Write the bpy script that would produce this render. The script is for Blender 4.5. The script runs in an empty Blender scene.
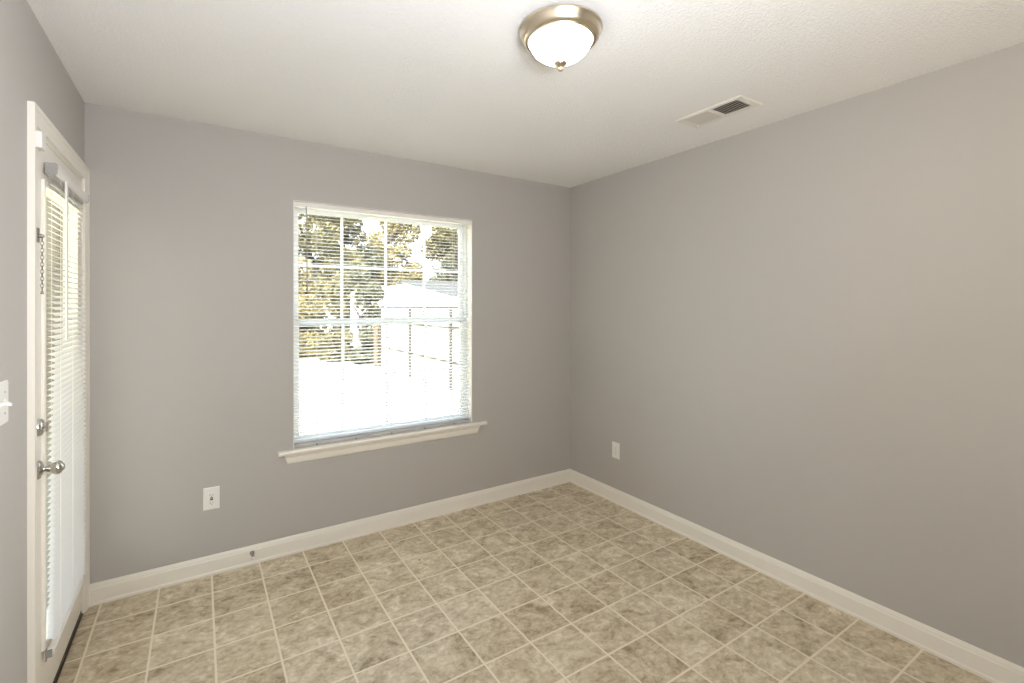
import bpy, bmesh, math, random
from mathutils import Vector, Matrix

random.seed(7)
S = bpy.context.scene
COL = S.collection
PI = math.pi

# ------------------------------------------------------------------ camera
CAM = Vector((-2.598, -3.007, 1.4535))
YAW = 0.56527                       # looking from +Y towards +X
cd = bpy.data.cameras.new('camera')
cam = bpy.data.objects.new('camera', cd)
COL.objects.link(cam)
cam.location = CAM
cam.rotation_euler = (PI / 2, 0, -YAW)
cd.sensor_fit = 'HORIZONTAL'
cd.sensor_width = 36.0
cd.lens = 472.53 / 1024 * 36.0
cd.shift_x = 12.06 / 1024
cd.shift_y = (306.42 - 341.5) / 1024
cd.clip_start = 0.02
cd.clip_end = 300
S.camera = cam

# ------------------------------------------------------------------ colour management
S.view_settings.view_transform = 'Standard'
S.view_settings.look = 'None'
S.view_settings.exposure = 0.0
S.view_settings.gamma = 1.0
S.view_settings.use_curve_mapping = False
S.cycles.use_denoising = True
S.cycles.max_bounces = 10
S.cycles.diffuse_bounces = 6
S.cycles.transparent_max_bounces = 24
S.cycles.caustics_reflective = False
S.cycles.caustics_refractive = False
S.cycles.sample_clamp_indirect = 6.0

# ------------------------------------------------------------------ sky
world = bpy.data.worlds.new('sky')
S.world = world
world.use_nodes = True
wn = world.node_tree
bg = wn.nodes['Background']
tc = wn.nodes.new('ShaderNodeTexCoord')
sp = wn.nodes.new('ShaderNodeSeparateXYZ')
rp = wn.nodes.new('ShaderNodeValToRGB')
rp.color_ramp.elements[0].position = 0.0
rp.color_ramp.elements[0].color = (0.95, 0.97, 1.0, 1)
rp.color_ramp.elements[1].position = 0.7
rp.color_ramp.elements[1].color = (0.62, 0.78, 1.0, 1)
wn.links.new(tc.outputs['Generated'], sp.inputs[0])
wn.links.new(sp.outputs['Z'], rp.inputs[0])
wn.links.new(rp.outputs[0], bg.inputs['Color'])
bg.inputs['Strength'].default_value = 4.4

# ------------------------------------------------------------------ sun
sd = bpy.data.lights.new('sun', 'SUN')
sun = bpy.data.objects.new('sun', sd)
COL.objects.link(sun)
sd.energy = 28.0
sd.angle = math.radians(0.6)
sd.color = (1.0, 0.96, 0.88)
sun.location = (-6, -8, 12)
sun.rotation_euler = Vector((0.45, 0.60, -0.66)).to_track_quat('-Z', 'Y').to_euler()


def area(name, loc, target, sx, sy, power, color):
    l = bpy.data.lights.new(name, 'AREA')
    l.shape = 'RECTANGLE'
    l.size, l.size_y = sx, sy
    l.energy = power
    l.color = color
    o = bpy.data.objects.new(name, l)
    COL.objects.link(o)
    o.location = loc
    d = Vector(target) - Vector(loc)
    o.rotation_euler = d.to_track_quat('-Z', 'Z').to_euler()
    return o


# fill lamp added to brighten the left wall, behind the camera on the right
side = area('left_wall_fill', (-0.05, -3.9, 1.35), (-3.07, -1.85, 1.3), 0.9, 1.3, 16, (0.97, 0.98, 1.0))
side.data.spread = math.radians(50)
# the photographer's flash above the camera
area('camera_flash', (-2.58, -3.08, 1.75), (-1.9, -1.2, 1.9), 0.16, 0.16, 6, (1.0, 0.97, 0.92))


# two added lamps fill the room by way of the ceiling, like bounced flash
area('second_bounce_fill', (-1.9, -3.5, 1.55), (-1.4, -2.5, 2.44), 0.6, 0.6, 23, (1.0, 0.93, 0.79))
area('bounce_fill', (-2.12, -2.92, 1.76), (-2.2, -2.15, 2.44), 0.4, 0.4, 24, (0.77, 0.84, 1.0))


# ------------------------------------------------------------------ materials
def newmat(name):
    m = bpy.data.materials.new(name)
    m.use_nodes = True
    nt = m.node_tree
    return m, nt, nt.nodes['Principled BSDF']


def srgb(r, g, b):
    f = lambda c: (c / 255) / 12.92 if c / 255 <= 0.04045 else ((c / 255 + 0.055) / 1.055) ** 2.4
    return (f(r), f(g), f(b), 1)


def N(nt, kind, **kw):
    n = nt.nodes.new(kind)
    for k, v in kw.items():
        setattr(n, k, v)
    return n


def math_node(nt, op, a, b=None):
    n = N(nt, 'ShaderNodeMath', operation=op)
    for i, v in enumerate((a, b)):
        if v is None:
            continue
        if isinstance(v, (int, float)):
            n.inputs[i].default_value = v
        else:
            nt.links.new(v, n.inputs[i])
    return n.outputs[0]


def mat(name, col, rough=0.5, metal=0.0, bump=0.0, bscale=100.0, vary=0.0, vscale=6.0, spec=0.5):
    m, nt, b = newmat(name)
    b.inputs['Base Color'].default_value = col
    b.inputs['Roughness'].default_value = rough
    b.inputs['Metallic'].default_value = metal
    b.inputs['Specular IOR Level'].default_value = spec
    co = N(nt, 'ShaderNodeTexCoord').outputs['Object']
    if vary:
        no = N(nt, 'ShaderNodeTexNoise')
        no.inputs['Scale'].default_value = vscale
        no.inputs['Detail'].default_value = 4
        nt.links.new(co, no.inputs['Vector'])
        mx = N(nt, 'ShaderNodeMix', data_type='RGBA')
        mx.inputs[6].default_value = tuple(c * (1 - vary) for c in col[:3]) + (1,)
        mx.inputs[7].default_value = tuple(min(1, c * (1 + vary)) for c in col[:3]) + (1,)
        nt.links.new(no.outputs[0], mx.inputs[0])
        nt.links.new(mx.outputs[2], b.inputs['Base Color'])
    if bump:
        no = N(nt, 'ShaderNodeTexNoise')
        no.inputs['Scale'].default_value = bscale
        no.inputs['Detail'].default_value = 3
        nt.links.new(co, no.inputs['Vector'])
        bu = N(nt, 'ShaderNodeBump')
        bu.inputs['Strength'].default_value = bump
        bu.inputs['Distance'].default_value = 0.003
        nt.links.new(no.outputs[0], bu.inputs['Height'])
        nt.links.new(bu.outputs[0], b.inputs['Normal'])
    return m


M = {}
M['wall'] = mat('grey_wall_paint', srgb(182, 178, 173), 0.55, bump=0.12, bscale=220, vary=0.012, vscale=2.5, spec=0.3)
M['trim'] = mat('white_trim_paint', srgb(236, 231, 221), 0.35, bump=0.04, bscale=60)
M['white'] = mat('white_plastic', srgb(236, 233, 228), 0.35)
M['nickel'] = mat('brushed_nickel', srgb(220, 208, 186), 0.28, 1.0, vary=0.05, vscale=40)
M['chrome'] = mat('polished_nickel', srgb(205, 203, 198), 0.14, 1.0)
M['chain'] = mat('dull_steel', srgb(150, 145, 136), 0.35, 1.0)
M['dark'] = mat('dark_slot', srgb(38, 34, 30), 0.6)
M['rail'] = mat('shaded_white_rail', srgb(186, 185, 183), 0.4)  # white rail coloured grey, as its backlit face looks
M['grey'] = mat('grey_plastic', srgb(150, 148, 144), 0.4)
M['bronze'] = mat('bronze_threshold', srgb(70, 58, 42), 0.4, 0.6)
M['cable'] = mat('pale_cord', srgb(225, 222, 214), 0.7)
M['duct'] = mat('dark_duct_shade', srgb(48, 44, 38), 0.7, 0.0)
M['ventpaint'] = mat('register_enamel', srgb(236, 232, 225), 0.4)
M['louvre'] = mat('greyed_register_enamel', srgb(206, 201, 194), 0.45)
M['stucco'] = mat('exterior_siding', srgb(205, 196, 180), 0.8)
M['fence'] = mat('weathered_fence_wood', srgb(214, 205, 190), 0.85, vary=0.08, vscale=9)
M['fencedark'] = mat('old_brown_post_wood', srgb(96, 82, 66), 0.85, vary=0.15, vscale=9)
M['fenceframe'] = mat('dark_fence_frame', srgb(52, 48, 42), 0.6)  # one near-black colour for the fence posts and rails
M['concrete'] = mat('worn_concrete', srgb(140, 137, 130), 0.9, vary=0.06, vscale=5)
M['shedwall'] = mat('white_shed_boards', srgb(235, 232, 224), 0.7)
M['shedroof'] = mat('pale_metal_roof', srgb(225, 224, 220), 0.5)
M['shingle'] = mat('grey_shingles', srgb(64, 63, 62), 0.9, bump=0.3, bscale=20, vary=0.2, vscale=14)
M['brick'] = mat('tan_house_wall', srgb(176, 158, 138), 0.9, vary=0.1)
M['bark'] = mat('bark', srgb(58, 50, 42), 0.9, bump=0.5, bscale=30, vary=0.2, vscale=12)
M['crumb'] = mat('dark_crumb', srgb(40, 32, 24), 0.9)
M['red'] = mat('dark_red_button', srgb(96, 40, 30), 0.5)


def ceiling_mat():
    m, nt, b = newmat('textured_ceiling_paint')
    b.inputs['Base Color'].default_value = srgb(247, 246, 244)
    b.inputs['Roughness'].default_value = 0.85
    b.inputs['Specular IOR Level'].default_value = 0.2
    co = N(nt, 'ShaderNodeTexCoord').outputs['Object']
    n1 = N(nt, 'ShaderNodeTexNoise')
    n1.inputs['Scale'].default_value = 95
    n1.inputs['Detail'].default_value = 4
    n1.inputs['Roughness'].default_value = 0.65
    nt.links.new(co, n1.inputs['Vector'])
    bu = N(nt, 'ShaderNodeBump')
    bu.inputs['Strength'].default_value = 0.9
    bu.inputs['Distance'].default_value = 0.006
    nt.links.new(n1.outputs[0], bu.inputs['Height'])
    nt.links.new(bu.outputs[0], b.inputs['Normal'])
    return m


TP, TX, TY = 0.23078, -3.00672, -0.19862


def floor_mat():
    m, nt, b = newmat('sheet_vinyl_tile_pattern')
    L = nt.links
    co = N(nt, 'ShaderNodeTexCoord').outputs['Object']
    s = N(nt, 'ShaderNodeSeparateXYZ')
    L.new(co, s.inputs[0])
    fr, fl = [], []
    for ax, off in (('X', TX), ('Y', TY)):
        q = math_node(nt, 'DIVIDE', math_node(nt, 'SUBTRACT', s.outputs[ax], off), TP)
        fl.append(math_node(nt, 'FLOOR', q))
        f = math_node(nt, 'FRACT', q)
        fr.append(math_node(nt, 'MINIMUM', f, math_node(nt, 'SUBTRACT', 1.0, f)))
    d = math_node(nt, 'MINIMUM', fr[0], fr[1])          # distance to the nearest joint, in tiles
    wob = N(nt, 'ShaderNodeTexNoise')
    wob.inputs['Scale'].default_value = 60
    L.new(co, wob.inputs['Vector'])
    dw = math_node(nt, 'ADD', d, math_node(nt, 'MULTIPLY', math_node(nt, 'SUBTRACT', wob.outputs[0], 0.5), 0.012))
    gm = N(nt, 'ShaderNodeMapRange', interpolation_type='SMOOTHSTEP')
    gm.inputs['From Min'].default_value = 0.013
    gm.inputs['From Max'].default_value = 0.024
    gm.inputs['To Min'].default_value = 1
    gm.inputs['To Max'].default_value = 0
    L.new(dw, gm.inputs['Value'])
    grout = gm.outputs[0]
    # per-tile random offset so the stone print changes from tile to tile
    cid = N(nt, 'ShaderNodeCombineXYZ')
    L.new(fl[0], cid.inputs[0])
    L.new(fl[1], cid.inputs[1])
    wn_ = N(nt, 'ShaderNodeTexWhiteNoise', noise_dimensions='3D')
    L.new(cid.outputs[0], wn_.inputs['Vector'])
    off = N(nt, 'ShaderNodeVectorMath', operation='SCALE')
    off.inputs['Scale'].default_value = 20
    L.new(wn_.outputs['Color'], off.inputs[0])
    mp = N(nt, 'ShaderNodeMapping')
    mp.inputs['Rotation'].default_value = (0, 0, 0.6)
    mp.inputs['Scale'].default_value = (1.0, 1.25, 1.0)
    L.new(co, mp.inputs['Vector'])
    ad = N(nt, 'ShaderNodeVectorMath', operation='ADD')
    L.new(mp.outputs[0], ad.inputs[0])
    L.new(off.outputs[0], ad.inputs[1])
    n1 = N(nt, 'ShaderNodeTexNoise')
    n1.inputs['Scale'].default_value = 7.5
    n1.inputs['Detail'].default_value = 8
    n1.inputs['Roughness'].default_value = 0.66
    n1.inputs['Distortion'].default_value = 1.1
    L.new(ad.outputs[0], n1.inputs['Vector'])
    n2 = N(nt, 'ShaderNodeTexNoise')
    n2.inputs['Scale'].default_value = 34
    n2.inputs['Detail'].default_value = 5
    n2.inputs['Distortion'].default_value = 0.8
    L.new(ad.outputs[0], n2.inputs['Vector'])
    mixn = math_node(nt, 'ADD', math_node(nt, 'MULTIPLY', n1.outputs[0], 0.62), math_node(nt, 'MULTIPLY', n2.outputs[0], 0.38))
    tilev = math_node(nt, 'ADD', mixn, math_node(nt, 'MULTIPLY', math_node(nt, 'SUBTRACT', wn_.outputs['Value'], 0.5), 0.05))
    ramp = N(nt, 'ShaderNodeValToRGB')
    e = ramp.color_ramp.elements
    e[0].position, e[0].color = 0.34, srgb(142, 125, 98)
    e[1].position, e[1].color = 0.66, srgb(234, 222, 202)
    for pos, c in ((0.44, srgb(184, 168, 141)), (0.55, srgb(209, 196, 171))):
        x = e.new(pos)
        x.color = c
    L.new(tilev, ramp.inputs[0])
    mx = N(nt, 'ShaderNodeMix', data_type='RGBA')
    mx.inputs[7].default_value = srgb(232, 219, 198)
    L.new(grout, mx.inputs[0])
    L.new(ramp.outputs[0], mx.inputs[6])
    L.new(mx.outputs[2], b.inputs['Base Color'])
    b.inputs['Roughness'].default_value = 0.42
    b.inputs['Specular IOR Level'].default_value = 0.35
    h = math_node(nt, 'SUBTRACT', math_node(nt, 'MULTIPLY', mixn, 0.35), grout)
    bu = N(nt, 'ShaderNodeBump')
    bu.inputs['Strength'].default_value = 0.25
    bu.inputs['Distance'].default_value = 0.002
    L.new(h, bu.inputs['Height'])
    L.new(bu.outputs[0], b.inputs['Normal'])
    return m


def glass_mat():
    m, nt, b = newmat('clear_window_glass')
    nt.nodes.remove(b)
    out = nt.nodes['Material Output']
    tr = N(nt, 'ShaderNodeBsdfTransparent')
    tr.inputs[0].default_value = (0.96, 0.98, 0.97, 1)
    gl = N(nt, 'ShaderNodeBsdfGlossy')
    gl.inputs['Roughness'].default_value = 0.01
    fr = N(nt, 'ShaderNodeFresnel')
    fr.inputs['IOR'].default_value = 1.5
    mx = N(nt, 'ShaderNodeMixShader')
    ge = N(nt, 'ShaderNodeNewGeometry')         # rays leaving the pane are not reflected a second time
    front = math_node(nt, 'SUBTRACT', 1.0, ge.outputs['Backfacing'])
    nt.links.new(math_node(nt, 'MULTIPLY', fr.outputs[0], front), mx.inputs[0])
    nt.links.new(tr.outputs[0], mx.inputs[1])
    nt.links.new(gl.outputs[0], mx.inputs[2])
    nt.links.new(mx.outputs[0], out.inputs[0])
    return m


def translucent_mat(name, col, tcol, fac, rough=0.45, gloss=0.05):
    m, nt, b = newmat(name)
    b.inputs['Base Color'].default_value = col
    b.inputs['Roughness'].default_value = rough
    b.inputs['Specular IOR Level'].default_value = gloss * 6
    out = nt.nodes['Material Output']
    t = N(nt, 'ShaderNodeBsdfTranslucent')
    t.inputs[0].default_value = tcol
    mx = N(nt, 'ShaderNodeMixShader')
    mx.inputs[0].default_value = fac
    nt.links.new(b.outputs[0], mx.inputs[1])
    nt.links.new(t.outputs[0], mx.inputs[2])
    nt.links.new(mx.outputs[0], out.inputs[0])
    return m


def leaf_mat(name, c1, c2, tcol):
    m = translucent_mat(name, c1, tcol, 0.4, 0.5)
    nt = m.node_tree
    b = nt.nodes['Principled BSDF']
    co = N(nt, 'ShaderNodeTexCoord').outputs['Object']
    no = N(nt, 'ShaderNodeTexNoise')
    no.inputs['Scale'].default_value = 2.5
    no.inputs['Detail'].default_value = 6
    nt.links.new(co, no.inputs['Vector'])
    rp_ = N(nt, 'ShaderNodeValToRGB')
    rp_.color_ramp.elements[0].position = 0.35
    rp_.color_ramp.elements[0].color = c1
    rp_.color_ramp.elements[1].position = 0.65
    rp_.color_ramp.elements[1].color = c2
    nt.links.new(no.outputs[0], rp_.inputs[0])
    nt.links.new(rp_.outputs[0], b.inputs['Base Color'])
    return m


def bowl_mat():
    m, nt, b = newmat('lit_frosted_glass')
    b.inputs['Base Color'].default_value = (0.9, 0.88, 0.84, 1)
    b.inputs['Roughness'].default_value = 0.4
    b.inputs['Emission Color'].default_value = (1.0, 0.95, 0.87, 1)
    b.inputs['Emission Strength'].default_value = 6.0
    return m


def lawn_mat():
    m, nt, b = newmat('dry_lawn')
    co = N(nt, 'ShaderNodeTexCoord').outputs['Object']
    no = N(nt, 'ShaderNodeTexNoise')
    no.inputs['Scale'].default_value = 1.2
    no.inputs['Detail'].default_value = 10
    nt.links.new(co, no.inputs['Vector'])
    rp_ = N(nt, 'ShaderNodeValToRGB')
    rp_.color_ramp.elements[0].position = 0.3
    rp_.color_ramp.elements[0].color = srgb(176, 168, 140)
    rp_.color_ramp.elements[1].position = 0.7
    rp_.color_ramp.elements[1].color = srgb(214, 205, 180)
    nt.links.new(no.outputs[0], rp_.inputs[0])
    nt.links.new(rp_.outputs[0], b.inputs['Base Color'])
    b.inputs['Roughness'].default_value = 0.95
    return m


M['ceiling'] = ceiling_mat()
M['floor'] = floor_mat()
M['glass'] = glass_mat()
M['vinyl'] = translucent_mat('white_window_vinyl', srgb(240, 240, 238), (0.9, 0.9, 0.9, 1), 0.4)
M['grille'] = translucent_mat('thin_white_grille', srgb(242, 242, 240), (0.93, 0.93, 0.93, 1), 0.6)
M['alu_slat'] = mat('white_aluminium_slat', srgb(226, 226, 226), 0.4)
M['jamb'] = mat('taupe_exterior_jamb', srgb(118, 113, 103), 0.6)
M['slat'] = translucent_mat('white_blind_slat', srgb(240, 240, 238), (0.85, 0.86, 0.88, 1), 0.28)
M['leaf_a'] = leaf_mat('olive_leaves', srgb(86, 82, 58), srgb(140, 130, 94), (0.25, 0.22, 0.12, 1))
M['leaf_b'] = leaf_mat('grey_green_leaves', srgb(74, 73, 58), srgb(120, 116, 94), (0.17, 0.165, 0.11, 1))
M['leaf_c'] = leaf_mat('golden_leaves', srgb(104, 93, 60), srgb(160, 146, 100), (0.33, 0.28, 0.14, 1))
M['bowl'] = bowl_mat()
M['lawn'] = lawn_mat()


# ------------------------------------------------------------------ helpers
def link(name, me, m, parent=None, smooth=False):
    o = bpy.data.objects.new(name, me)
    COL.objects.link(o)
    if m is not None:
        me.materials.append(M[m])
    if parent is not None:
        o.parent = parent
    if smooth:
        for p in me.polygons:
            p.use_smooth = True
    return o


def obj(name, bm, m, parent=None, smooth=False, bevel=0.0, seg=2):
    """Links the bmesh as one mesh object; vertices are in the parent's space."""
    if bevel:
        bmesh.ops.bevel(bm, geom=[e for e in bm.edges if len(e.link_faces) == 2 and e.calc_face_angle(0) > 0.6],
                        offset=bevel, segments=seg, affect='EDGES', profile=0.5)
    bmesh.ops.recalc_face_normals(bm, faces=bm.faces)
    me = bpy.data.meshes.new(name)
    bm.to_mesh(me)
    bm.free()
    o = link(name, me, m, parent, smooth)
    if smooth:
        try:
            me.set_sharp_from_angle(angle=math.radians(38))
        except Exception:
            pass
    return o


def BM():
    return bmesh.new()


def box(bm, x0, x1, y0, y1, z0, z1):
    v = [bm.verts.new(p) for p in ((x0, y0, z0), (x1, y0, z0), (x1, y1, z0), (x0, y1, z0),
                                   (x0, y0, z1), (x1, y0, z1), (x1, y1, z1), (x0, y1, z1))]
    for f in ((0, 3, 2, 1), (4, 5, 6, 7), (0, 1, 5, 4), (1, 2, 6, 5), (2, 3, 7, 6), (3, 0, 4, 7)):
        bm.faces.new([v[i] for i in f])
    return bm


def boxm(*a):
    return box(BM(), *a)


def prism(bm, pts, axis, a, b):
    """Extrudes a closed outline of 2D points between a and b along axis 0, 1 or 2."""
    def P(p, t):
        q = list(p)
        q.insert(axis, t)
        return q
    va = [bm.verts.new(P(p, a)) for p in pts]
    vb = [bm.verts.new(P(p, b)) for p in pts]
    n = len(pts)
    bm.faces.new(va)
    bm.faces.new(list(reversed(vb)))
    for i in range(n):
        j = (i + 1) % n
        bm.faces.new((va[i], vb[i], vb[j], va[j]))
    return bm


def lathe(bm, prof, seg=32, mtx=None, cap=True):
    """Revolves (radius, height) about local Z; mtx places it."""
    mtx = mtx or Matrix()
    rings = []
    for r, h in prof:
        if r < 1e-6:
            rings.append([bm.verts.new(mtx @ Vector((0, 0, h)))])
        else:
            rings.append([bm.verts.new(mtx @ Vector((r * math.cos(2 * PI * k / seg), r * math.sin(2 * PI * k / seg), h))) for k in range(seg)])
    for a, b in zip(rings, rings[1:]):
        for k in range(seg):
            l = (k + 1) % seg
            if len(a) == 1 and len(b) == 1:
                continue
            if len(a) == 1:
                bm.faces.new((a[0], b[l], b[k]))
            elif len(b) == 1:
                bm.faces.new((a[k], a[l], b[0]))
            else:
                bm.faces.new((a[k], a[l], b[l], b[k]))
    if cap:
        for r in (rings[0], rings[-1]):
            if len(r) > 2:
                bm.faces.new(r)
    return bm


def tube(bm, pts, r, seg=8, closed=False):
    pts = [Vector(p) for p in pts]
    n = len(pts)
    rings = []
    up = Vector((0.31, 0.22, 0.93))
    for i, p in enumerate(pts):
        a = pts[(i - 1) % n] if (closed or i > 0) else p
        b = pts[(i + 1) % n] if (closed or i < n - 1) else p
        t = (b - a).normalized()
        u = t.cross(up)
        if u.length < 1e-3:
            u = t.cross(Vector((1, 0, 0)))
        u.normalize()
        w = t.cross(u)
        rr = r[i] if isinstance(r, (list, tuple)) else r
        rings.append([bm.verts.new(p + rr * (math.cos(2 * PI * k / seg) * u + math.sin(2 * PI * k / seg) * w)) for k in range(seg)])
    m = n if closed else n - 1
    for i in range(m):
        a, b = rings[i], rings[(i + 1) % n]
        for k in range(seg):
            l = (k + 1) % seg
            bm.faces.new((a[k], a[l], b[l], b[k]))
    if not closed:
        bm.faces.new(rings[0])
        bm.faces.new(rings[-1])
    return bm


def tag(o, label, cat, group=None, kind=None):
    o['label'] = label
    o['category'] = cat
    if group:
        o['group'] = group
    if kind:
        o['kind'] = kind
    return o


def empty(name, loc, rotz=0.0):
    o = bpy.data.objects.new(name, None)
    COL.objects.link(o)
    o.location = loc
    o.rotation_euler = (0, 0, rotz)
    o.empty_display_size = 0.05
    return o


def structure(o, label, cat):
    o['kind'] = 'structure'
    o['label'] = label
    o['category'] = cat
    return o


def axis_to(d):
    return Vector(d).to_track_quat('Z', 'Y').to_matrix().to_4x4()


# ------------------------------------------------------------------ room shell
W, H = 3.0705, 2.44                 # room x: -W..0, back wall y=0
YF = -6.0                           # far end of the adjoining room behind the camera
T = 0.15
WX0, WX1, WZ0, WZ1 = -2.134, -0.929, 0.587, 2.082      # window opening
DY0, DY1, DZ1 = -0.845, -0.058, 2.062                   # door opening in the left wall

structure(obj('floor', boxm(-W - T, T, YF - T, T, -0.12, 0.0), 'floor'),
          'beige mottled sheet vinyl floor printed with square tiles', 'floor')
structure(obj('ceiling', boxm(-W - T, T, YF - T, T, H, H + 0.12), 'ceiling'),
          'white textured ceiling', 'ceiling')


def pierced_wall(name, axis, a0, a1, t0, t1, o0, o1, oz0, oz1, label):
    """A wall running along axis (0 = x, 1 = y) with one rectangular opening."""
    bm = BM()
    s = [a0, o0, o1, a1]
    z = [0.0, oz0, oz1, H]
    for i in range(3):
        for k in range(3):
            if i == 1 and k == 1:
                continue
            if z[k + 1] - z[k] < 1e-4:
                continue
            if axis == 0:
                box(bm, s[i], s[i + 1], t0, t1, z[k], z[k + 1])
            else:
                box(bm, t0, t1, s[i], s[i + 1], z[k], z[k + 1])
    bmesh.ops.remove_doubles(bm, verts=bm.verts, dist=1e-5)
    seen = {}
    for f in bm.faces:
        seen.setdefault(tuple(sorted(v.index for v in f.verts)), []).append(f)
    c = {}
    for f in list(bm.faces):
        key = tuple(round(x, 4) for x in f.calc_center_median())
        c.setdefault(key, []).append(f)
    bmesh.ops.delete(bm, geom=[f for l in c.values() if len(l) > 1 for f in l], context='FACES')
    return structure(obj(name, bm, 'wall'), label, 'wall')


pierced_wall('wall_back', 0, -W - T, T, 0.0, T, WX0, WX1, WZ0, WZ1, 'grey painted wall with the window in it')
pierced_wall('wall_left', 1, YF, 0.0, -W - T, -W, DY0, DY1, 0.0, DZ1, 'grey painted wall with the glazed door in it')
structure(obj('wall_right', boxm(0, T, YF, 0, 0, H), 'wall'), 'plain grey painted wall on the right', 'wall')
structure(obj('wall_front', boxm(-W - T, T, YF - T, YF, 0, H), 'wall'), 'grey wall behind the camera', 'wall')

# baseboards: one moulded profile (thickness, height)
BP = [(0, 0), (0.015, 0), (0.0155, 0.012), (0.012, 0.018), (0.012, 0.078), (0.0095, 0.084), (0.0095, 0.09), (0.006, 0.099), (0.004, 0.104), (0, 0.104)]


def baseboard(name, pts, axis, a, b, label):
    return structure(obj(name, prism(BM(), pts, axis, a, b), 'trim'), label, 'baseboard')


baseboard('baseboard_back', [(-d, z) for d, z in BP], 0, -W + 0.019, 0.0, 'white moulded baseboard along the window wall')
baseboard('baseboard_right', [(-d, z) for d, z in BP], 1, YF, -0.0005, 'white moulded baseboard along the right wall')
baseboard('baseboard_left', [(-W + d, z) for d, z in BP], 1, YF, DY0 - 0.0585, 'white moulded baseboard left of the door')

# ------------------------------------------------------------------ window
win = structure(empty('window_1', ((WX0 + WX1) / 2, 0.10, WZ0)), 'white double-hung window with a grid of eight panes per sash pair', 'window')
wl = win.location


def wbox(bm, x0, x1, y0, y1, z0, z1):
    return box(bm, x0 - wl.x, x1 - wl.x, y0 - wl.y, y1 - wl.y, z0 - wl.z, z1 - wl.z)


FX0, FX1, FZ0, FZ1 = WX0 + 0.0045, WX1 - 0.0045, 0.611, WZ1 - 0.0045
bm = BM()
for a in ((FX0, FX0 + 0.014, FZ0, FZ1), (FX1 - 0.014, FX1, FZ0, FZ1)):
    wbox(bm, a[0], a[1], 0.07, 0.148, a[2], a[3])
wbox(bm, FX0 + 0.014, FX1 - 0.014, 0.07, 0.148, FZ1 - 0.02, FZ1)
wbox(bm, FX0 + 0.014, FX1 - 0.014, 0.07, 0.148, FZ0, FZ0 + 0.025)
obj('window_frame', bm, 'vinyl', win)


def sash(name, z0, z1, y):
    x0, x1 = FX0 + 0.0145, FX1 - 0.0145
    t, s = 0.024, 0.027
    bm = BM()
    wbox(bm, x0, x0 + s, y, y + t, z0, z1)
    wbox(bm, x1 - s, x1, y, y + t, z0, z1)
    wbox(bm, x0 + s, x1 - s, y, y + t, z0, z0 + s)
    wbox(bm, x0 + s, x1 - s, y, y + t, z1 - s, z1)
    o = obj(name, bm, 'vinyl', win)
    bm = BM()
    wbox(bm, x0 + s, x1 - s, y + 0.011, y + 0.015, z0 + s, z1 - s)
    obj('pane', bm, 'glass', o)
    bm = BM()
    for x in (-1.825, -1.534, -1.254):
        wbox(bm, x - 0.0085, x + 0.0085, y + 0.004, y + 0.010, z0 + s, z1 - s)
    zm = 1.707 if z0 > 1 else 1.006
    xs = [x0 + s, -1.825, -1.534, -1.254, x1 - s]
    for i in range(4):
        wbox(bm, xs[i] + (0.0085 if i else 0), xs[i + 1] - (0.0085 if i < 3 else 0), y + 0.004, y + 0.010, zm - 0.0085, zm + 0.0085)
    obj('muntin_grid', bm, 'grille', o)


sash('upper_sash', 1.336, FZ1 - 0.0205, 0.112)
sash('lower_sash', FZ0 + 0.0255, 1.372, 0.084)
bm = BM()
wbox(bm, -1.56, -1.50, 0.066, 0.084, 1.366, 1.384)
obj('sash_lock', bm, 'white', win, bevel=0.004)

bm = BM()
for a, b in ((WX0 + 0.0002, WX0 + 0.0042), (WX1 - 0.0042, WX1 - 0.0002)):
    wbox(bm, a, b, 0.0005, 0.1485, 0.611, WZ1 - 0.0042)
wbox(bm, WX0 + 0.0002, WX1 - 0.0002, 0.0005, 0.1485, WZ1 - 0.0042, WZ1 - 0.0002)
obj('jamb_liner', bm, 'trim', win)

# stool and apron
bm = BM()
sp_ = [(-0.034, 0.5915), (-0.031, 0.587), (0.07, 0.587), (0.07, 0.6105), (-0.028, 0.6105), (-0.033, 0.607), (-0.0355, 0.600)]
prism(bm, sp_, 0, WX0 + 0.001, WX1 - 0.001)
o = structure(obj('trim_1', bm, 'trim'), 'white window stool under the window blind', 'window sill')
bm = BM()
hp = [(-0.034, 0.5915), (-0.031, 0.587), (-0.0005, 0.587), (-0.0005, 0.6105), (-0.028, 0.6105), (-0.033, 0.607), (-0.0355, 0.600)]
prism(bm, hp, 0, -2.217, WX0 + 0.001)
prism(bm, hp, 0, WX1 - 0.001, -0.822)
tmp = bpy.data.meshes.new('stool_horns')
bm.to_mesh(tmp)
bm.free()
bm = BM()
bm.from_mesh(o.data)
bm.from_mesh(tmp)
bm.to_mesh(o.data)
bm.free()
bpy.data.meshes.remove(tmp)
# apron: moulded, ends cut back
bm = BM()
ap = [(-0.0005, 0.5865), (-0.020, 0.5865), (-0.020, 0.578), (-0.015, 0.572), (-0.013, 0.55), (-0.011, 0.538), (-0.007, 0.53), (-0.0005, 0.53)]
va, vb = [], []
for y, z in ap:
    k = (0.5865 - z) / 0.0565
    va.append(bm.verts.new((-2.186 + 0.020 * k, y, z)))
    vb.append(bm.verts.new((-0.872 - 0.020 * k, y, z)))
bm.faces.new(va)
bm.faces.new(list(reversed(vb)))
for i in range(len(ap)):
    j = (i + 1) % len(ap)
    bm.faces.new((va[i], vb[i], vb[j], va[j]))
structure(obj('trim_2', bm, 'trim'), 'white moulded apron below the window stool', 'trim')


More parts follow.
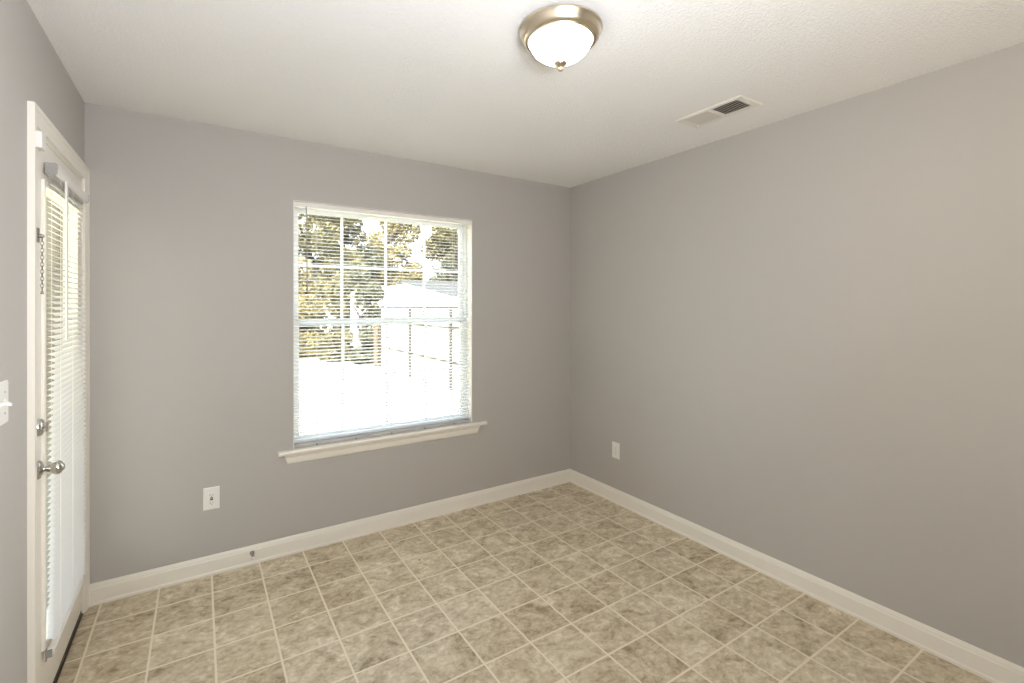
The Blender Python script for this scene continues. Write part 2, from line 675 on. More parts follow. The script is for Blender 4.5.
# ------------------------------------------------------------------ mini blinds
def slat_mesh(bm, length, width, tilt, z, crown=0.0022, along=0):
    """One curved slat; along 0 = x, 1 = y. Positive tilt lowers the room-side edge."""
    sec = []
    for k in range(5):
        t = -0.5 + k / 4
        a = t * width
        c = crown * (1 - (2 * t) ** 2)
        sec.append((a * math.cos(tilt) - c * math.sin(tilt), a * math.sin(tilt) + c * math.cos(tilt)))
    va, vb = [], []
    for a, h in sec:
        if along == 0:
            va.append(bm.verts.new((-length / 2, a, z + h)))
            vb.append(bm.verts.new((length / 2, a, z + h)))
        else:
            va.append(bm.verts.new((-a, -length / 2, z + h)))
            vb.append(bm.verts.new((-a, length / 2, z + h)))
    for i in range(4):
        bm.faces.new((va[i], vb[i], vb[i + 1], va[i + 1]))


bx0, bx1 = -2.126, -0.942
bl = empty('window_blind', ((bx0 + bx1) / 2, 0.036, 0.611))
tag(bl, 'white horizontal mini blind with open slats hanging in the window', 'blind')
L_ = bx1 - bx0
zt = 2.078 - 0.611
bm = BM()
# U-shaped steel headrail
box(bm, -L_ / 2 - 0.003, L_ / 2 + 0.008, -0.028, 0.0, zt - 0.030, zt - 0.002)
obj('headrail', bm, 'white', bl, bevel=0.003)
bm = BM()
z = zt - 0.045
n = 0
while z > 0.042:
    slat_mesh(bm, L_, 0.025, math.radians(14), z)
    z -= 0.0212
zlast = z + 0.0212
for k in range(3):                       # spare slats resting on the bottom rail
    slat_mesh(bm, L_, 0.025, math.radians(2), 0.030 + k * 0.003)
o = obj('slats', bm, 'slat', bl, smooth=True)
o.location.y = -0.013
bm = BM()
box(bm, -L_ / 2, L_ / 2, -0.026, 0.0, 0.004, 0.024)
o = obj('bottom_rail', bm, 'rail', bl, bevel=0.003)
for x in (-2.0, -1.765, -1.53, -1.295, -1.07):
    xx = x - bl.location.x
    bm = BM()
    lathe(bm, [(0.004, 0), (0.004, 0.003), (0.002, 0.004)], 10, Matrix.Translation((xx, -0.0262, 0.007)) @ axis_to((0, -1, 0)))
    obj('cord_button', bm, 'dark', bl)
for x in (-2.0, -1.53, -1.07):
    xx = x - bl.location.x
    bm = BM()
    tube(bm, [(xx, -0.0265, 0.02), (xx, -0.0265, zt - 0.03)], 0.0008, 6)
    tube(bm, [(xx, 0.0005, 0.02), (xx, 0.0005, zt - 0.03)], 0.0008, 6)
    obj('ladder_cord', bm, 'cable', bl)
bm = BM()
wx = -2.062 - bl.location.x
tube(bm, [(wx, -0.0305, zt - 0.027), (wx, -0.036, zt - 0.05), (wx + 0.003, -0.036, zt - 0.30), (wx + 0.007, -0.036, zt - 0.54)], 0.0032, 6)
o = obj('tilt_wand', bm, 'grey', bl)
o['label'] = 'thin grey tilt wand'

# ------------------------------------------------------------------ entry door in the left wall
XD = -W - 0.001                        # room face of the slab
door = structure(empty('door_1', (XD, -0.073, 0.0)), 'white full-glass exterior door in the left wall', 'door')
dl = door.location


def dbox(bm, x0, x1, y0, y1, z0, z1):
    return box(bm, x0 - dl.x, x1 - dl.x, y0 - dl.y, y1 - dl.y, z0 - dl.z, z1 - dl.z)


SY0, SY1, SZ0, SZ1 = -0.832, -0.073, 0.022, 2.044
GY0, GY1, GZ0, GZ1 = -0.718, -0.185, 0.245, 1.892        # glazing
bm = BM()
dbox(bm, XD - 0.044, XD, SY0, GY0, SZ0, SZ1)
dbox(bm, XD - 0.044, XD, GY1, SY1, SZ0, SZ1)
dbox(bm, XD - 0.044, XD, GY0, GY1, SZ0, GZ0)
dbox(bm, XD - 0.044, XD, GY0, GY1, GZ1, SZ1)
obj('door_panel', bm, 'trim', door)
bm = BM()
f = 0.022
for a in ((GY0 - 0.012, GY0 + f - 0.012, GZ0 - 0.012, GZ1 + 0.012), (GY1 - f + 0.012, GY1 + 0.012, GZ0 - 0.012, GZ1 + 0.012)):
    dbox(bm, XD - 0.004, XD + 0.008, *a)
for a in ((GZ0 - 0.012, GZ0 + f - 0.012), (GZ1 - f + 0.012, GZ1 + 0.012)):
    dbox(bm, XD - 0.004, XD + 0.008, GY0 + f - 0.012, GY1 - f + 0.012, *a)
obj('glazing_frame', bm, 'trim', door, bevel=0.002)
bm = BM()
dbox(bm, XD - 0.025, XD - 0.019, GY0, GY1, GZ0, GZ1)
obj('pane', bm, 'glass', door)
bm = BM()
dbox(bm, XD - 0.042, XD + 0.002, SY0 + 0.002, SY1 - 0.002, 0.012, 0.022)
obj('door_sweep', bm, 'bronze', door)

KY = -0.772
# knob: oval rosette and an egg shaped knob
k = obj('knob', lathe(BM(), [(0.0095, 0.0), (0.0095, 0.014), (0.008, 0.018), (0.010, 0.023), (0.0165, 0.031), (0.0215, 0.040), (0.0240, 0.048),
                             (0.0235, 0.055), (0.019, 0.061), (0.0125, 0.0645), (0.0115, 0.067), (0.006, 0.0695), (0, 0.070)], 28,
                      Matrix.Translation((0, KY - dl.y, 0.888)) @ axis_to((1, 0, 0))), 'chrome', door, smooth=True)
k['label'] = 'polished nickel egg-shaped door knob'
r = obj('rosette', lathe(BM(), [(0.033, 0.0), (0.0335, 0.003), (0.031, 0.007), (0.024, 0.010), (0.017, 0.011), (0.014, 0.014), (0.010, 0.015)], 32,
                         Matrix.Translation((0, KY - dl.y, 0.888)) @ axis_to((1, 0, 0))), 'chrome', k, smooth=True)
d = obj('deadbolt', lathe(BM(), [(0.032, 0.0), (0.0325, 0.003), (0.029, 0.010), (0.022, 0.014), (0.0, 0.0145)], 32,
                          Matrix.Translation((0, KY - dl.y, 1.035)) @ axis_to((1, 0, 0))), 'chrome', door, smooth=True)
d['label'] = 'round polished nickel deadbolt'
bm = BM()
tube(bm, [(0.014, KY - dl.y, 1.035), (0.022, KY - dl.y, 1.035)], 0.006, 10)
box(bm, 0.020, 0.028, KY - dl.y - 0.005, KY - dl.y + 0.005, 1.018, 1.052)
obj('thumb_turn', bm, 'chrome', d, bevel=0.0015)
for z in (0.25, 1.02, 1.80):
    bm = BM()
    tube(bm, [(0.004, SY1 - dl.y + 0.006, z - 0.045), (0.004, SY1 - dl.y + 0.006, z + 0.045)], 0.006, 10)
    obj('hinge', bm, 'trim', door)

# jamb, casing, threshold
for x0, x1, mm, nm, lab in ((-W - 0.06, -W, 'trim', 'trim_3', 'white door jamb around the glazed door'),
                            (-W - T, -W - 0.0605, 'jamb', 'trim_6', 'taupe outer jamb beyond the glazed door')):
    bm = BM()
    box(bm, x0, x1, DY0, SY0 - 0.002, 0, DZ1)
    box(bm, x0, x1, SY1 + 0.0025, DY1, 0, DZ1)
    box(bm, x0, x1, SY0 - 0.002, SY1 + 0.0025, SZ1 + 0.003, DZ1)
    structure(obj(nm, bm, mm), lab, 'trim')
bm = BM()

CZ = 2.118
prof = [(0.0005, 0.0), (0.0195, 0.0), (0.0195, 0.014), (0.0165, 0.019), (0.0145, 0.046), (0.010, 0.057), (0.0005, 0.057)]
# mitred U of casing: outer edge rectangle, profile offset goes inwards
oy0, oy1 = -0.902, -0.0005
rows = []
for px, po in prof:
    rows.append([bm.verts.new(q) for q in ((-W + px, oy0 + po, 0.0), (-W + px, oy0 + po, CZ - po), (-W + px, oy1 - po, CZ - po), (-W + px, oy1 - po, 0.0))])
for i in range(len(rows)):
    j = (i + 1) % len(rows)
    for s in range(3):
        bm.faces.new((rows[i][s], rows[i][s + 1], rows[j][s + 1], rows[j][s]))
bm.faces.new([r[0] for r in rows])
bm.faces.new([r[3] for r in rows])
structure(obj('trim_4', bm, 'trim'), 'white moulded casing around the glazed door', 'trim')
bm = BM()
prism(bm, [(-W + 0.006, 0.0005), (-W + 0.006, 0.006), (-W - 0.004, 0.011), (-W - T, 0.011), (-W - T, 0.0005)], 1, SY0 - 0.001, SY1 + 0.001)
structure(obj('trim_5', bm, 'bronze'), 'dark bronze threshold under the glazed door', 'threshold')

# blind on the door
db = empty('door_blind', (XD + 0.0225, (-0.716 - 0.172) / 2, 0.0))
tag(db, 'white mini blind covering the glass of the door', 'blind')
DL = 0.716 - 0.172
ztop = 1.966
bm = BM()
hp = [(-0.0135, ztop - 0.040), (0.011, ztop - 0.040), (0.017, ztop - 0.034), (0.019, ztop - 0.018), (0.0175, ztop - 0.004), (0.012, ztop), (-0.0135, ztop)]
prism(bm, hp, 1, -DL / 2 - 0.004, DL / 2 + 0.004)
obj('headrail', bm, 'white', db, bevel=0.0015)
for s in (-1, 1):
    bm = BM()
    y0, y1 = (-DL / 2 - 0.007, -DL / 2 - 0.0045) if s < 0 else (DL / 2 + 0.0045, DL / 2 + 0.007)
    prism(bm, [(a * 1.05, ztop - 0.020 + (b - ztop + 0.020) * 1.08) for a, b in hp], 1, y0, y1)
    obj('end_bracket', bm, 'grey', db, bevel=0.001)
bm = BM()
z = ztop - 0.054
zb = 0.222
while z > zb + 0.022:
    slat_mesh(bm, DL - 0.004, 0.025, math.radians(25), z, along=1)
    z -= 0.0212
o = obj('slats', bm, 'alu_slat', db, smooth=True)
bm = BM()
box(bm, -0.012, 0.010, -DL / 2, DL / 2, zb - 0.014, zb)
obj('bottom_rail', bm, 'white', db, bevel=0.003)
for s in (-1, 1):
    bm = BM()
    yy = s * (DL / 2 + 0.004)
    box(bm, -0.0135, -0.010, yy - 0.010, yy + 0.002 if s < 0 else yy + 0.010, zb - 0.03, zb + 0.012)
    box(bm, -0.010, 0.004, yy - 0.0025, yy - 0.0005, zb - 0.022, zb + 0.006)
    o = obj('hold_down_bracket', bm, 'grey', db)
    o['label'] = 'grey hold-down bracket'
for y in (-0.20, 0.0, 0.20):
    bm = BM()
    for x in (-0.0125, 0.0125):
        tube(bm, [(x, y, zb - 0.004), (x, y, ztop - 0.040)], 0.0008, 6)
    obj('ladder_cord', bm, 'cable', db)
bm = BM()
yw = -0.592 - db.location.y
box(bm, 0.0165, 0.0225, yw - 0.010, yw + 0.010, 1.325, ztop - 0.036)
o = obj('tilt_wand', bm, 'white', db, bevel=0.002)
o['label'] = 'flat white wand hanging before the slats'

# alarm contact on the casing top
al = empty('alarm_sensor', (-W + 0.0195, -0.876, 2.0))
tag(al, 'small white alarm contact box at the top of the door casing', 'alarm sensor')
obj('housing', boxm(0, 0.016, -0.022, 0.022, -0.026, 0.026), 'white', al, bevel=0.003)
bm = BM()
box(bm, -0.004, 0.010, 0.0265, 0.036, -0.024, 0.020)
obj('magnet', bm, 'white', al, bevel=0.002)

# security chain hanging from its plate
ch = empty('door_chain', (-W + 0.0145, -0.858, 1.690))
tag(ch, 'steel security chain hanging from a plate on the door casing', 'door chain')
bm = BM()
box(bm, 0.0008, 0.004, -0.013, 0.013, -0.024, 0.024)
obj('mounting_plate', bm, 'chain', ch, bevel=0.001)
bm = BM()
lathe(bm, [(0.007, 0), (0.0075, 0.008), (0.004, 0.014), (0, 0.015)], 14, Matrix.Translation((0.004, 0.0, -0.002)) @ axis_to((1, 0, 0)))
for z in (-0.019, 0.019):
    lathe(bm, [(0.0035, 0), (0.0025, 0.0015), (0, 0.0018)], 10, Matrix.Translation((0.004, 0, z)) @ axis_to((1, 0, 0)))
obj('screw', bm, 'chain', ch, smooth=True)
bm = BM()
for i in range(15):
    zc = -0.014 - i * 0.0118
    pts = []
    for q in range(14):
        a = 2 * PI * q / 14
        u, v = 0.0042 * math.cos(a), 0.0078 * math.sin(a)
        pts.append((0.012 + (u if i % 2 else 0), 0.004 + (0 if i % 2 else u), zc + v))
    tube(bm, pts, 0.00125, 6, closed=True)
tube(bm, [(0.012, 0.004, -0.186), (0.012, 0.004, -0.196)], [0.0035, 0.0045], 10)
obj('chain', bm, 'chain', ch, smooth=True)


# ------------------------------------------------------------------ electrical plates
def screw(bm, x, y, z, d, r=0.003):
    lathe(bm, [(r, 0), (r * 0.8, 0.0012), (0, 0.0014)], 12, Matrix.Translation((x, y, z)) @ axis_to(d))


def plate_mesh(w, h, t=0.0055):
    """Cover plate with sloped edges, back at y=0, face towards -Y."""
    bm = BM()
    a = [bm.verts.new((sx * w / 2, -0.0003, sz * h / 2)) for sx, sz in ((-1, -1), (1, -1), (1, 1), (-1, 1))]
    b = [bm.verts.new((sx * w / 2, -0.002, sz * h / 2)) for sx, sz in ((-1, -1), (1, -1), (1, 1), (-1, 1))]
    c = [bm.verts.new((sx * (w / 2 - 0.005), -t, sz * (h / 2 - 0.005))) for sx, sz in ((-1, -1), (1, -1), (1, 1), (-1, 1))]
    bm.faces.new(a)
    bm.faces.new(c)
    for p, q in ((a, b), (b, c)):
        for i in range(4):
            j = (i + 1) % 4
            bm.faces.new((p[i], p[j], q[j], q[i]))
    return bm


# protected outlet left of the window: rectangular insert with two dark buttons
ou = empty('electrical_outlet', (-2.546, 0.0, 0.411))
tag(ou, 'white wall outlet with dark centre buttons, low on the window wall', 'outlet', 'wall outlets')
pl = obj('cover_plate', plate_mesh(0.076, 0.122), 'white', ou)
bm = BM()
box(bm, -0.0165, 0.0165, -0.0075, -0.005, -0.0335, 0.0335)
rc = obj('receptacle', bm, 'white', ou, bevel=0.001)
for zc in (0.021, -0.021):
    bm = BM()
    box(bm, -0.0075, -0.0055, -0.0078, -0.0070, zc - 0.0035, zc + 0.0045)
    box(bm, 0.0055, 0.0075, -0.0078, -0.0070, zc - 0.003, zc + 0.004)
    lathe(bm, [(0.0024, 0), (0.0024, 0.0004), (0, 0.0004)], 10, Matrix.Translation((0, -0.0074, zc - 0.008)) @ axis_to((0, -1, 0)))
    obj('slot', bm, 'dark', rc)
obj('test_button', boxm(-0.007, 0.007, -0.0092, -0.0070, 0.0015, 0.0075), 'red', rc, bevel=0.0005)
obj('reset_button', boxm(-0.007, 0.007, -0.0092, -0.0070, -0.0075, -0.0015), 'dark', rc, bevel=0.0005)
for z in (0.048, -0.048):
    bm = BM()
    screw(bm, 0, -0.0055, z, (0, -1, 0))
    obj('screw', bm, 'white', ou)

# plain duplex outlet on the right wall
ou = empty('electrical_outlet', (0.0, -0.515, 0.389), -PI / 2)
tag(ou, 'plain white duplex outlet low on the right-hand wall near the corner', 'outlet', 'wall outlets')
obj('cover_plate', plate_mesh(0.074, 0.118), 'white', ou)
for zc in (0.0195, -0.0195):
    bm = BM()
    pts = [(0.0165 * math.cos(a), zc + max(-0.0125, min(0.0125, 0.0165 * math.sin(a)))) for a in [2 * PI * k / 28 for k in range(28)]]
    prism(bm, pts, 1, -0.0050, -0.0072)
    rc = obj('receptacle', bm, 'white', ou)
    bm = BM()
    box(bm, -0.0075, -0.0055, -0.0076, -0.0070, zc - 0.002, zc + 0.006)
    box(bm, 0.0055, 0.0075, -0.0076, -0.0070, zc - 0.001, zc + 0.005)
    lathe(bm, [(0.0024, 0), (0.0024, 0.0004), (0, 0.0004)], 10, Matrix.Translation((0, -0.0072, zc - 0.007)) @ axis_to((0, -1, 0)))
    obj('slot', bm, 'grey', rc)
bm = BM()
screw(bm, 0, -0.0055, 0, (0, -1, 0))
obj('screw', bm, 'grey', ou)

# two-gang switch left of the door
sw = empty('light_switch', (-W, -1.150, 1.181), PI / 2)
tag(sw, 'white two-toggle light switch plate beside the door', 'light switch')
obj('cover_plate', plate_mesh(0.116, 0.122), 'white', sw)
for x in (-0.023, 0.023):
    for z in (0.030, -0.030):
        bm = BM()
        screw(bm, x, -0.0055, z, (0, -1, 0))
        obj('screw', bm, 'grey', sw)
    up = 1 if x < 0 else -1
    bm = BM()
    prism(bm, [(-0.005, -0.012), (-0.0065, -0.012), (-0.0065, 0.012), (-0.005, 0.012)], 0, x - 0.006, x + 0.006)
    o = obj('toggle', bm, 'white', sw)
    bm = BM()
    prism(bm, [(-0.006, -0.0065), (-0.020, up * 0.007 - 0.003), (-0.020, up * 0.007 + 0.003), (-0.006, 0.0065)], 0, x - 0.0045, x + 0.0045)
    obj('lever', bm, 'white', o, bevel=0.001)

# ------------------------------------------------------------------ door stop on the baseboard
ds = empty('door_stop', (-2.351, -0.012, 0.066))
tag(ds, 'short metal door stop sticking out of the baseboard left of the window', 'door stop')
obj('base', lathe(BM(), [(0.012, 0.0003), (0.012, 0.003), (0.009, 0.006), (0.005, 0.009), (0.004, 0.012)], 20, axis_to((0, -1, 0))), 'chain', ds, smooth=True)
bm = BM()
pts = []
for i in range(9 * 12):
    t = i / (9 * 12 - 1)
    a = 2 * PI * 9 * t
    pts.append((0.0055 * math.cos(a), -0.010 - 0.045 * t, 0.0055 * math.sin(a) - 0.004 * t))
tube(bm, pts, 0.0013, 6)
obj('spring', bm, 'chain', ds, smooth=True)
o = obj('tip', lathe(BM(), [(0.0075, 0), (0.008, 0.006), (0.007, 0.012), (0.004, 0.015), (0, 0.0155)], 18,
                     Matrix.Translation((0, -0.054, -0.004)) @ axis_to((0, -1, -0.1))), 'white', ds, smooth=True)
o['label'] = 'white rubber tip'

# small dark crumb on the floor
bm = BM()
bmesh.ops.create_icosphere(bm, subdivisions=2, radius=0.0045)
for v in bm.verts:
    v.co *= 1 + random.uniform(-0.25, 0.25)
    v.co.z *= 0.6
o = obj('crumb', bm, 'crumb')
o.location = (-1.538, -0.476, 0.0028)
tag(o, 'tiny dark crumb lying on a floor tile in front of the window', 'crumb')

# ------------------------------------------------------------------ ceiling light
cl = empty('ceiling_light', (-1.516, -1.703, H))
tag(cl, 'round flush ceiling light with nickel ring and lit frosted bowl', 'ceiling light')
obj('pan', lathe(BM(), [(0.140, -0.0005), (0.146, -0.003), (0.147, -0.010), (0.144, -0.014), (0.141, -0.018), (0.137, -0.031), (0.130, -0.041), (0.124, -0.044),
                        (0.1225, -0.041), (0.120, -0.047), (0.115, -0.048), (0.112, -0.044), (0.1105, -0.030), (0.1105, -0.0005)], 64), 'nickel', cl, smooth=True)
prof = [(0.1085, -0.030), (0.1100, -0.045), (0.1085, -0.055), (0.103, -0.069), (0.094, -0.081), (0.081, -0.0925), (0.066, -0.102), (0.050, -0.1085),
        (0.033, -0.113), (0.017, -0.1155), (0.0, -0.116)]
obj('bowl', lathe(BM(), prof, 64, cap=False), 'bowl', cl, smooth=True)
obj('finial', lathe(BM(), [(0.006, -0.115), (0.019, -0.117), (0.0225, -0.122), (0.0205, -0.127), (0.011, -0.132), (0.0075, -0.137), (0.0095, -0.143), (0.0075, -0.149), (0.0, -0.153)], 28),
    'nickel', cl, smooth=True)

# ------------------------------------------------------------------ ceiling register
vt = empty('ceiling_vent', (-0.380, -1.568, H))
tag(vt, 'white ceiling air register with half its louvres showing dark', 'air vent')
vw, vh = 0.185, 0.368           # x, y
ox0, ox1 = -0.066, 0.058
secs = [(-0.148, -0.012), (0.008, 0.138)]
bm = BM()
zt0, zt1 = -0.0055, -0.0004


def ring(bm, x0, x1, y0, y1, holes):
    ys = [y0] + [q for h in holes for q in h] + [y1]
    for i in range(len(ys) - 1):
        if i % 2 == 0:
            box(bm, x0, x1, ys[i], ys[i + 1], zt0, zt1)
        else:
            box(bm, x0, ox0, ys[i], ys[i + 1], zt0, zt1)
            box(bm, ox1, x1, ys[i], ys[i + 1], zt0, zt1)


ring(bm, -vw / 2 + 0.006, vw / 2 - 0.006, -vh / 2 + 0.006, vh / 2 - 0.006, secs)
# sloped rim
o1 = [(-vw / 2, -vh / 2), (vw / 2, -vh / 2), (vw / 2, vh / 2), (-vw / 2, vh / 2)]
i1 = [(-vw / 2 + 0.006, -vh / 2 + 0.006), (vw / 2 - 0.006, -vh / 2 + 0.006), (vw / 2 - 0.006, vh / 2 - 0.006), (-vw / 2 + 0.006, vh / 2 - 0.006)]
vo = [bm.verts.new((x, y, -0.0005)) for x, y in o1]
vi = [bm.verts.new((x, y, zt0)) for x, y in i1]
for i in range(4):
    j = (i + 1) % 4
    bm.faces.new((vo[i], vo[j], vi[j], vi[i]))
obj('flange', bm, 'ventpaint', vt)
for (y0, y1), sgn in zip(secs, (1, -1)):
    bm = BM()
    box(bm, ox0, ox1, y0, y1, -0.0012, -0.0004)
    obj('duct_backing', bm, 'duct', vt)  # dark sheet stands in for the shade inside the duct
    n = 11
    for k in range(n):
        bm = BM()
        yc = y0 + (k + 0.5) * (y1 - y0) / n
        a = math.radians(38) * sgn
        hw = 0.0068
        q = [(yc - hw * math.cos(a), -0.0052 - 0.004 - hw * math.sin(a) * 0.6), (yc + hw * math.cos(a), -0.0052 - 0.004 + hw * math.sin(a) * 0.6)]
        t = 0.0008
        # louvre blade along x
        prism(bm, [(q[0][0], q[0][1] + 0.004), (q[1][0], q[1][1] + 0.004), (q[1][0], q[1][1] + 0.004 + t), (q[0][0], q[0][1] + 0.004 + t)], 0, ox0, ox1)
        obj('louvre', bm, 'louvre', vt)
for x, y in ((-0.005, -vh / 2 + 0.018), (-0.005, vh / 2 - 0.018)):
    bm = BM()
    screw(bm, x, y, zt0, (0, 0, -1), 0.004)
    obj('screw', bm, 'white', vt)
bm = BM()
box(bm, 0.066, 0.074, 0.15, 0.158, -0.014, zt0)
obj('damper_lever', bm, 'ventpaint', vt, bevel=0.001)

# ------------------------------------------------------------------ outside
GZ = -0.41
structure(obj('lawn', boxm(-40, 45, -30, 60, GZ - 0.1, GZ), 'lawn'), 'sun-bleached lawn outside the window', 'lawn')
structure(obj('foundation', boxm(-W - T, T, YF - T, T, GZ, -0.12), 'stucco'), 'foundation of the house', 'foundation')
bm = BM()
prism(bm, [(-W - T - 1.8, 2.48), (-W - T - 0.002, 2.48), (-W - T - 0.002, 2.70), (-W - T - 1.8, 2.56)], 1, YF - T, 0.5)
structure(obj('roof', bm, 'stucco'), 'porch roof added over the door outside to block the sun', 'porch roof')  # overhang added to keep direct sun off the door
structure(obj('pavement', boxm(-W - T - 1.7, -W - T - 0.002, -2.6, 0.5, GZ, -0.05), 'concrete'), 'porch slab outside the glazed door', 'porch')

# fence running away on the right
FXX = 2.132
fy = [6.441 - 2.42 * 2, 6.441 - 2.42, 6.441, 8.862, 11.283]
fe = empty('privacy_fence', (FXX, fy[0], GZ))
tag(fe, 'sunlit pale wooden fence with rails running away outside the window', 'fence')
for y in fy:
    obj('post', boxm(-0.06, 0.0, y - fy[0] - 0.03, y - fy[0] + 0.03, 0, 1.80), 'fenceframe', fe, bevel=0.006, seg=1)
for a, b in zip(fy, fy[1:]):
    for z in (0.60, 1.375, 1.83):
        obj('rail', boxm(-0.030, -0.001, a - fy[0] + 0.031, b - fy[0] - 0.031, z, z + 0.04), 'fenceframe', fe)
    y = a - fy[0]
    while y < b - fy[0] - 0.07:
        bm = BM()
        prism(bm, [(y, 0.03), (y + 0.138, 0.03), (y + 0.138, 1.85), (y + 0.12, 1.865), (y + 0.018, 1.865), (y, 1.85)], 0, 0.001, 0.018)
        obj('picket', bm, 'fence', fe)
        y += 0.142

for i, (x, y) in enumerate(((2.00, 11.45), (2.20, 11.65))):
    o = obj('wooden_post', boxm(-0.05, 0.05, -0.05, 0.05, 0, 1.35), 'fencedark', bevel=0.008, seg=1)
    o.location = (x, y, GZ)
    tag(o, ('brown wooden post at the far end of the fence, nearer the fence', 'brown wooden post at the far end of the fence, nearer the bushes')[i], 'post', 'brown posts past the fence')

# white gabled shed beyond the fence
sh = empty('garden_shed', (3.6, 13.2, GZ))
tag(sh, 'white gabled outbuilding behind the fence', 'shed')
bm = BM()
prism(bm, [(-0.85, 0), (2.6, 0), (2.6, 1.98), (0, 2.60), (-0.85, 2.36)], 1, 0, 4.0)
obj('wall', bm, 'shedwall', sh)
bm = BM()
prism(bm, [(-1.0, 2.3235), (0, 2.605), (2.85, 1.926), (2.85, 1.986), (0, 2.665), (-1.0, 2.3835)], 1, -0.2, 4.2)
obj('roof', bm, 'shedroof', sh)
bm = BM()
for i in range(12):
    box(bm, -0.85, 2.6, -0.012, -0.001, 0.16 * i + 0.01, 0.16 * i + 0.15)
obj('siding', bm, 'shedwall', sh)

# grey-roofed house further back
nh = empty('neighbour_house', (12.3, 19.5, GZ))
tag(nh, 'house with grey shingle roof far behind the shed', 'house')
obj('wall', boxm(-5, 5, 0, 6, 0, 2.08), 'brick', nh)
bm = BM()
prism(bm, [(-0.5, 2.0), (3, 3.2), (6.5, 2.0), (6.5, 2.12), (3, 3.32), (-0.5, 2.12)], 0, -5.4, 5.4)
obj('roof', bm, 'shingle', nh)
obj('window', boxm(-3.2, -2.2, -0.03, -0.001, 0.9, 1.9), 'dark', nh)
obj('window', boxm(0.5, 1.5, -0.03, -0.001, 0.9, 1.9), 'dark', nh)


# ------------------------------------------------------------------ trees and shrubs
def foliage_mesh(name, blobs, count, size, rng):
    """Pointed leaves scattered through a set of ellipsoids (centre, radii)."""
    verts, faces = [], []
    wts = [b[1][0] * b[1][1] * b[1][2] for b in blobs]
    for _ in range(count):
        c, rad = rng.choices(blobs, wts)[0]
        while True:
            p = Vector((rng.uniform(-1, 1), rng.uniform(-1, 1), rng.uniform(-1, 1)))
            if p.length <= 1:
                break
        l = p.length
        if l > 1e-3:
            p *= (l ** 0.45) / l
        pos = Vector((c[0] + p.x * rad[0], c[1] + p.y * rad[1], max(0.02, c[2] + p.z * rad[2])))
        n = Vector((rng.gauss(0, 1), rng.gauss(0, 1), rng.gauss(0.5, 1))).normalized()
        t = n.cross(Vector((rng.gauss(0, 1), rng.gauss(0, 1), rng.gauss(0, 1)))).normalized()
        b = n.cross(t)
        s = size * rng.uniform(0.7, 1.35)
        i = len(verts)
        verts += [pos - t * s, pos + b * s * 0.5 + n * s * 0.12, pos + t * s, pos - b * s * 0.5 + n * s * 0.12]
        faces += [(i, i + 1, i + 2), (i, i + 2, i + 3)]
    me = bpy.data.meshes.new(name)
    me.from_pydata([tuple(v) for v in verts], [], faces)
    return me


def tree(x, y, h, r, base, count, size, leaf, label, seed, name='tree', cat='tree', group='trees beyond the lawn'):
    rng = random.Random(seed)
    t = empty(name, (x, y, GZ))
    tag(t, label, cat, group)
    bm = BM()
    tr = 0.03 * h + 0.03
    pts = [(0, 0, 0)]
    for k in range(1, 6):
        q = k / 5
        pts.append((rng.uniform(-.05, .05) * h * q, rng.uniform(-.05, .05) * h * q, h * 0.72 * q))
    tube(bm, pts, [tr * (1.25 - 0.9 * k / 5) for k in range(6)], 10)
    obj('trunk', bm, 'bark', t, smooth=True)
    bm = BM()
    for k in range(9):
        q = pts[2 + k % 4]
        a = rng.uniform(0, 2 * PI)
        e = Vector(q) + Vector((math.cos(a) * r * .7, math.sin(a) * r * .7, rng.uniform(.1, .35) * h * .6))
        mid = (Vector(q) + e) / 2 + Vector((0, 0, -.06 * r))
        tube(bm, [q, mid, e], [tr * .45, tr * .3, tr * .12], 6)
    obj('branches', bm, 'bark', t, smooth=True)
    blobs = []
    if base < 0.05:                              # shrubs are leafy down to the ground
        for k in range(7):
            a = k * 2 * PI / 6
            d = r * 0.45 if k else 0
            blobs.append(((math.cos(a) * d, math.sin(a) * d, r * 0.45), (r * 0.55, r * 0.55, r * 0.5)))
    for k in range(16):
        a = rng.uniform(0, 2 * PI)
        d = r * math.sqrt(rng.uniform(0, 1)) * 0.7
        z = base + (h - base) * rng.uniform(0.12, 0.9)
        s = r * rng.uniform(0.34, 0.56)
        blobs.append(((math.cos(a) * d, math.sin(a) * d, z), (s, s, s * 0.85)))
    link('foliage', foliage_mesh('foliage', blobs, count, size, rng), leaf, t)
    return t


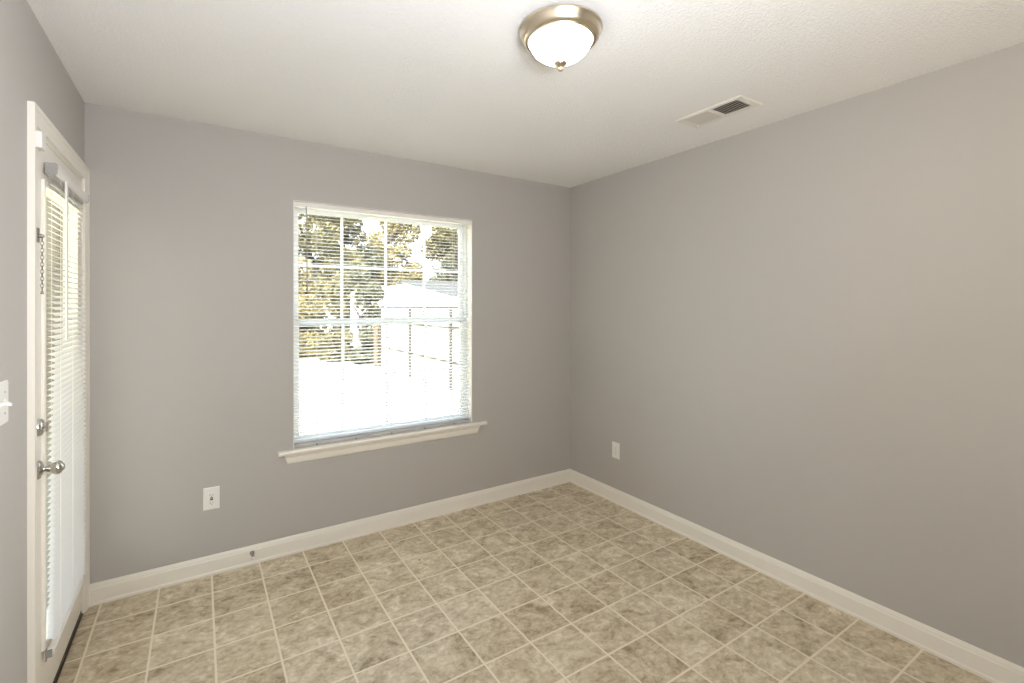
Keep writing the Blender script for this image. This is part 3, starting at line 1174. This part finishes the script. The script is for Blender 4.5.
TREES = [
    (2.6, 24.8, 9.5, 2.6, 1.0, 10000, 0.13, 'leaf_a', 'tall olive tree filling the upper left of the window view'),
    (6.5, 32.4, 11.5, 2.6, 0.6, 11000, 0.15, 'leaf_b', 'grey-green tree in the middle of the window view, left of the shed roof peak'),
    (11.4, 37.4, 12.5, 2.9, 0.6, 12000, 0.16, 'leaf_c', 'golden tree in the window view rising above the shed roof peak'),
    (14.9, 31.8, 11.5, 2.6, 0.6, 11000, 0.15, 'leaf_a', 'olive tree in the upper right of the window view, behind the grey roof'),
    (20.0, 35.0, 12.0, 2.8, 0.6, 8000, 0.16, 'leaf_c', 'golden tree beyond the right end of the grey roof'),
    (-3.0, 23.0, 8.0, 2.5, 0.4, 7000, 0.13, 'leaf_c', 'golden tree beyond the lawn, behind the wall left of the window'),
    (-9.0, 23.0, 7.5, 2.6, 0.4, 6000, 0.13, 'leaf_a', 'olive tree beyond the lawn, second one left of the window'),
    (-15.0, 20.0, 7.5, 2.6, 0.4, 5000, 0.13, 'leaf_b', 'grey-green tree beyond the lawn, farthest left outside'),
    (-15.0, -0.5, 7.0, 2.6, 0.3, 5000, 0.13, 'leaf_b', 'grey-green tree straight out from the glazed door'),
    (-15.5, -8.5, 7.0, 2.6, 0.3, 4000, 0.13, 'leaf_a', 'olive tree outside, well left of the glazed door'),
    (-13.5, 7.0, 7.0, 2.6, 0.3, 5000, 0.13, 'leaf_c', 'golden tree outside past the porch slab'),
]
for i, a in enumerate(TREES):
    tree(*a, seed=11 + i)
SHRUBS = [
    (2.0, 12.45, 3.1, 0.52, 0.0, 4200, 0.075, 'leaf_b', 'dense grey-green shrub just past the end of the fence'),
    (1.36, 13.75, 3.5, 0.64, 0.0, 5200, 0.08, 'leaf_a', 'olive shrub left of the brown posts, beside the shed'),
    (0.6, 15.6, 3.9, 1.0, 0.0, 6000, 0.09, 'leaf_c', 'golden shrub beyond the lawn at the lower left of the window view'),
    (3.5, 19.9, 4.6, 1.1, 0.0, 5500, 0.10, 'leaf_b', 'grey-green shrub behind the left end of the shed'),
    (0.0, 18.7, 4.4, 1.2, 0.0, 5500, 0.10, 'leaf_a', 'large olive shrub at the back of the lawn at the window view\'s left edge'),
    (9.5, 28.0, 6.8, 1.4, 0.0, 8500, 0.12, 'leaf_c', 'golden bush behind the grey roof, nearer the shed peak'),
    (12.7, 28.0, 7.4, 1.4, 0.0, 8500, 0.12, 'leaf_b', 'grey-green bush behind the middle of the grey roof'),
    (-4.0, 18.4, 3.6, 1.3, 0.0, 4000, 0.10, 'leaf_b', 'grey-green shrub at the back of the lawn, behind the wall left of the window'),
]
for i, a in enumerate(SHRUBS):
    tree(*a, seed=51 + i, name='shrub', cat='shrub', group='shrubs beyond the lawn')
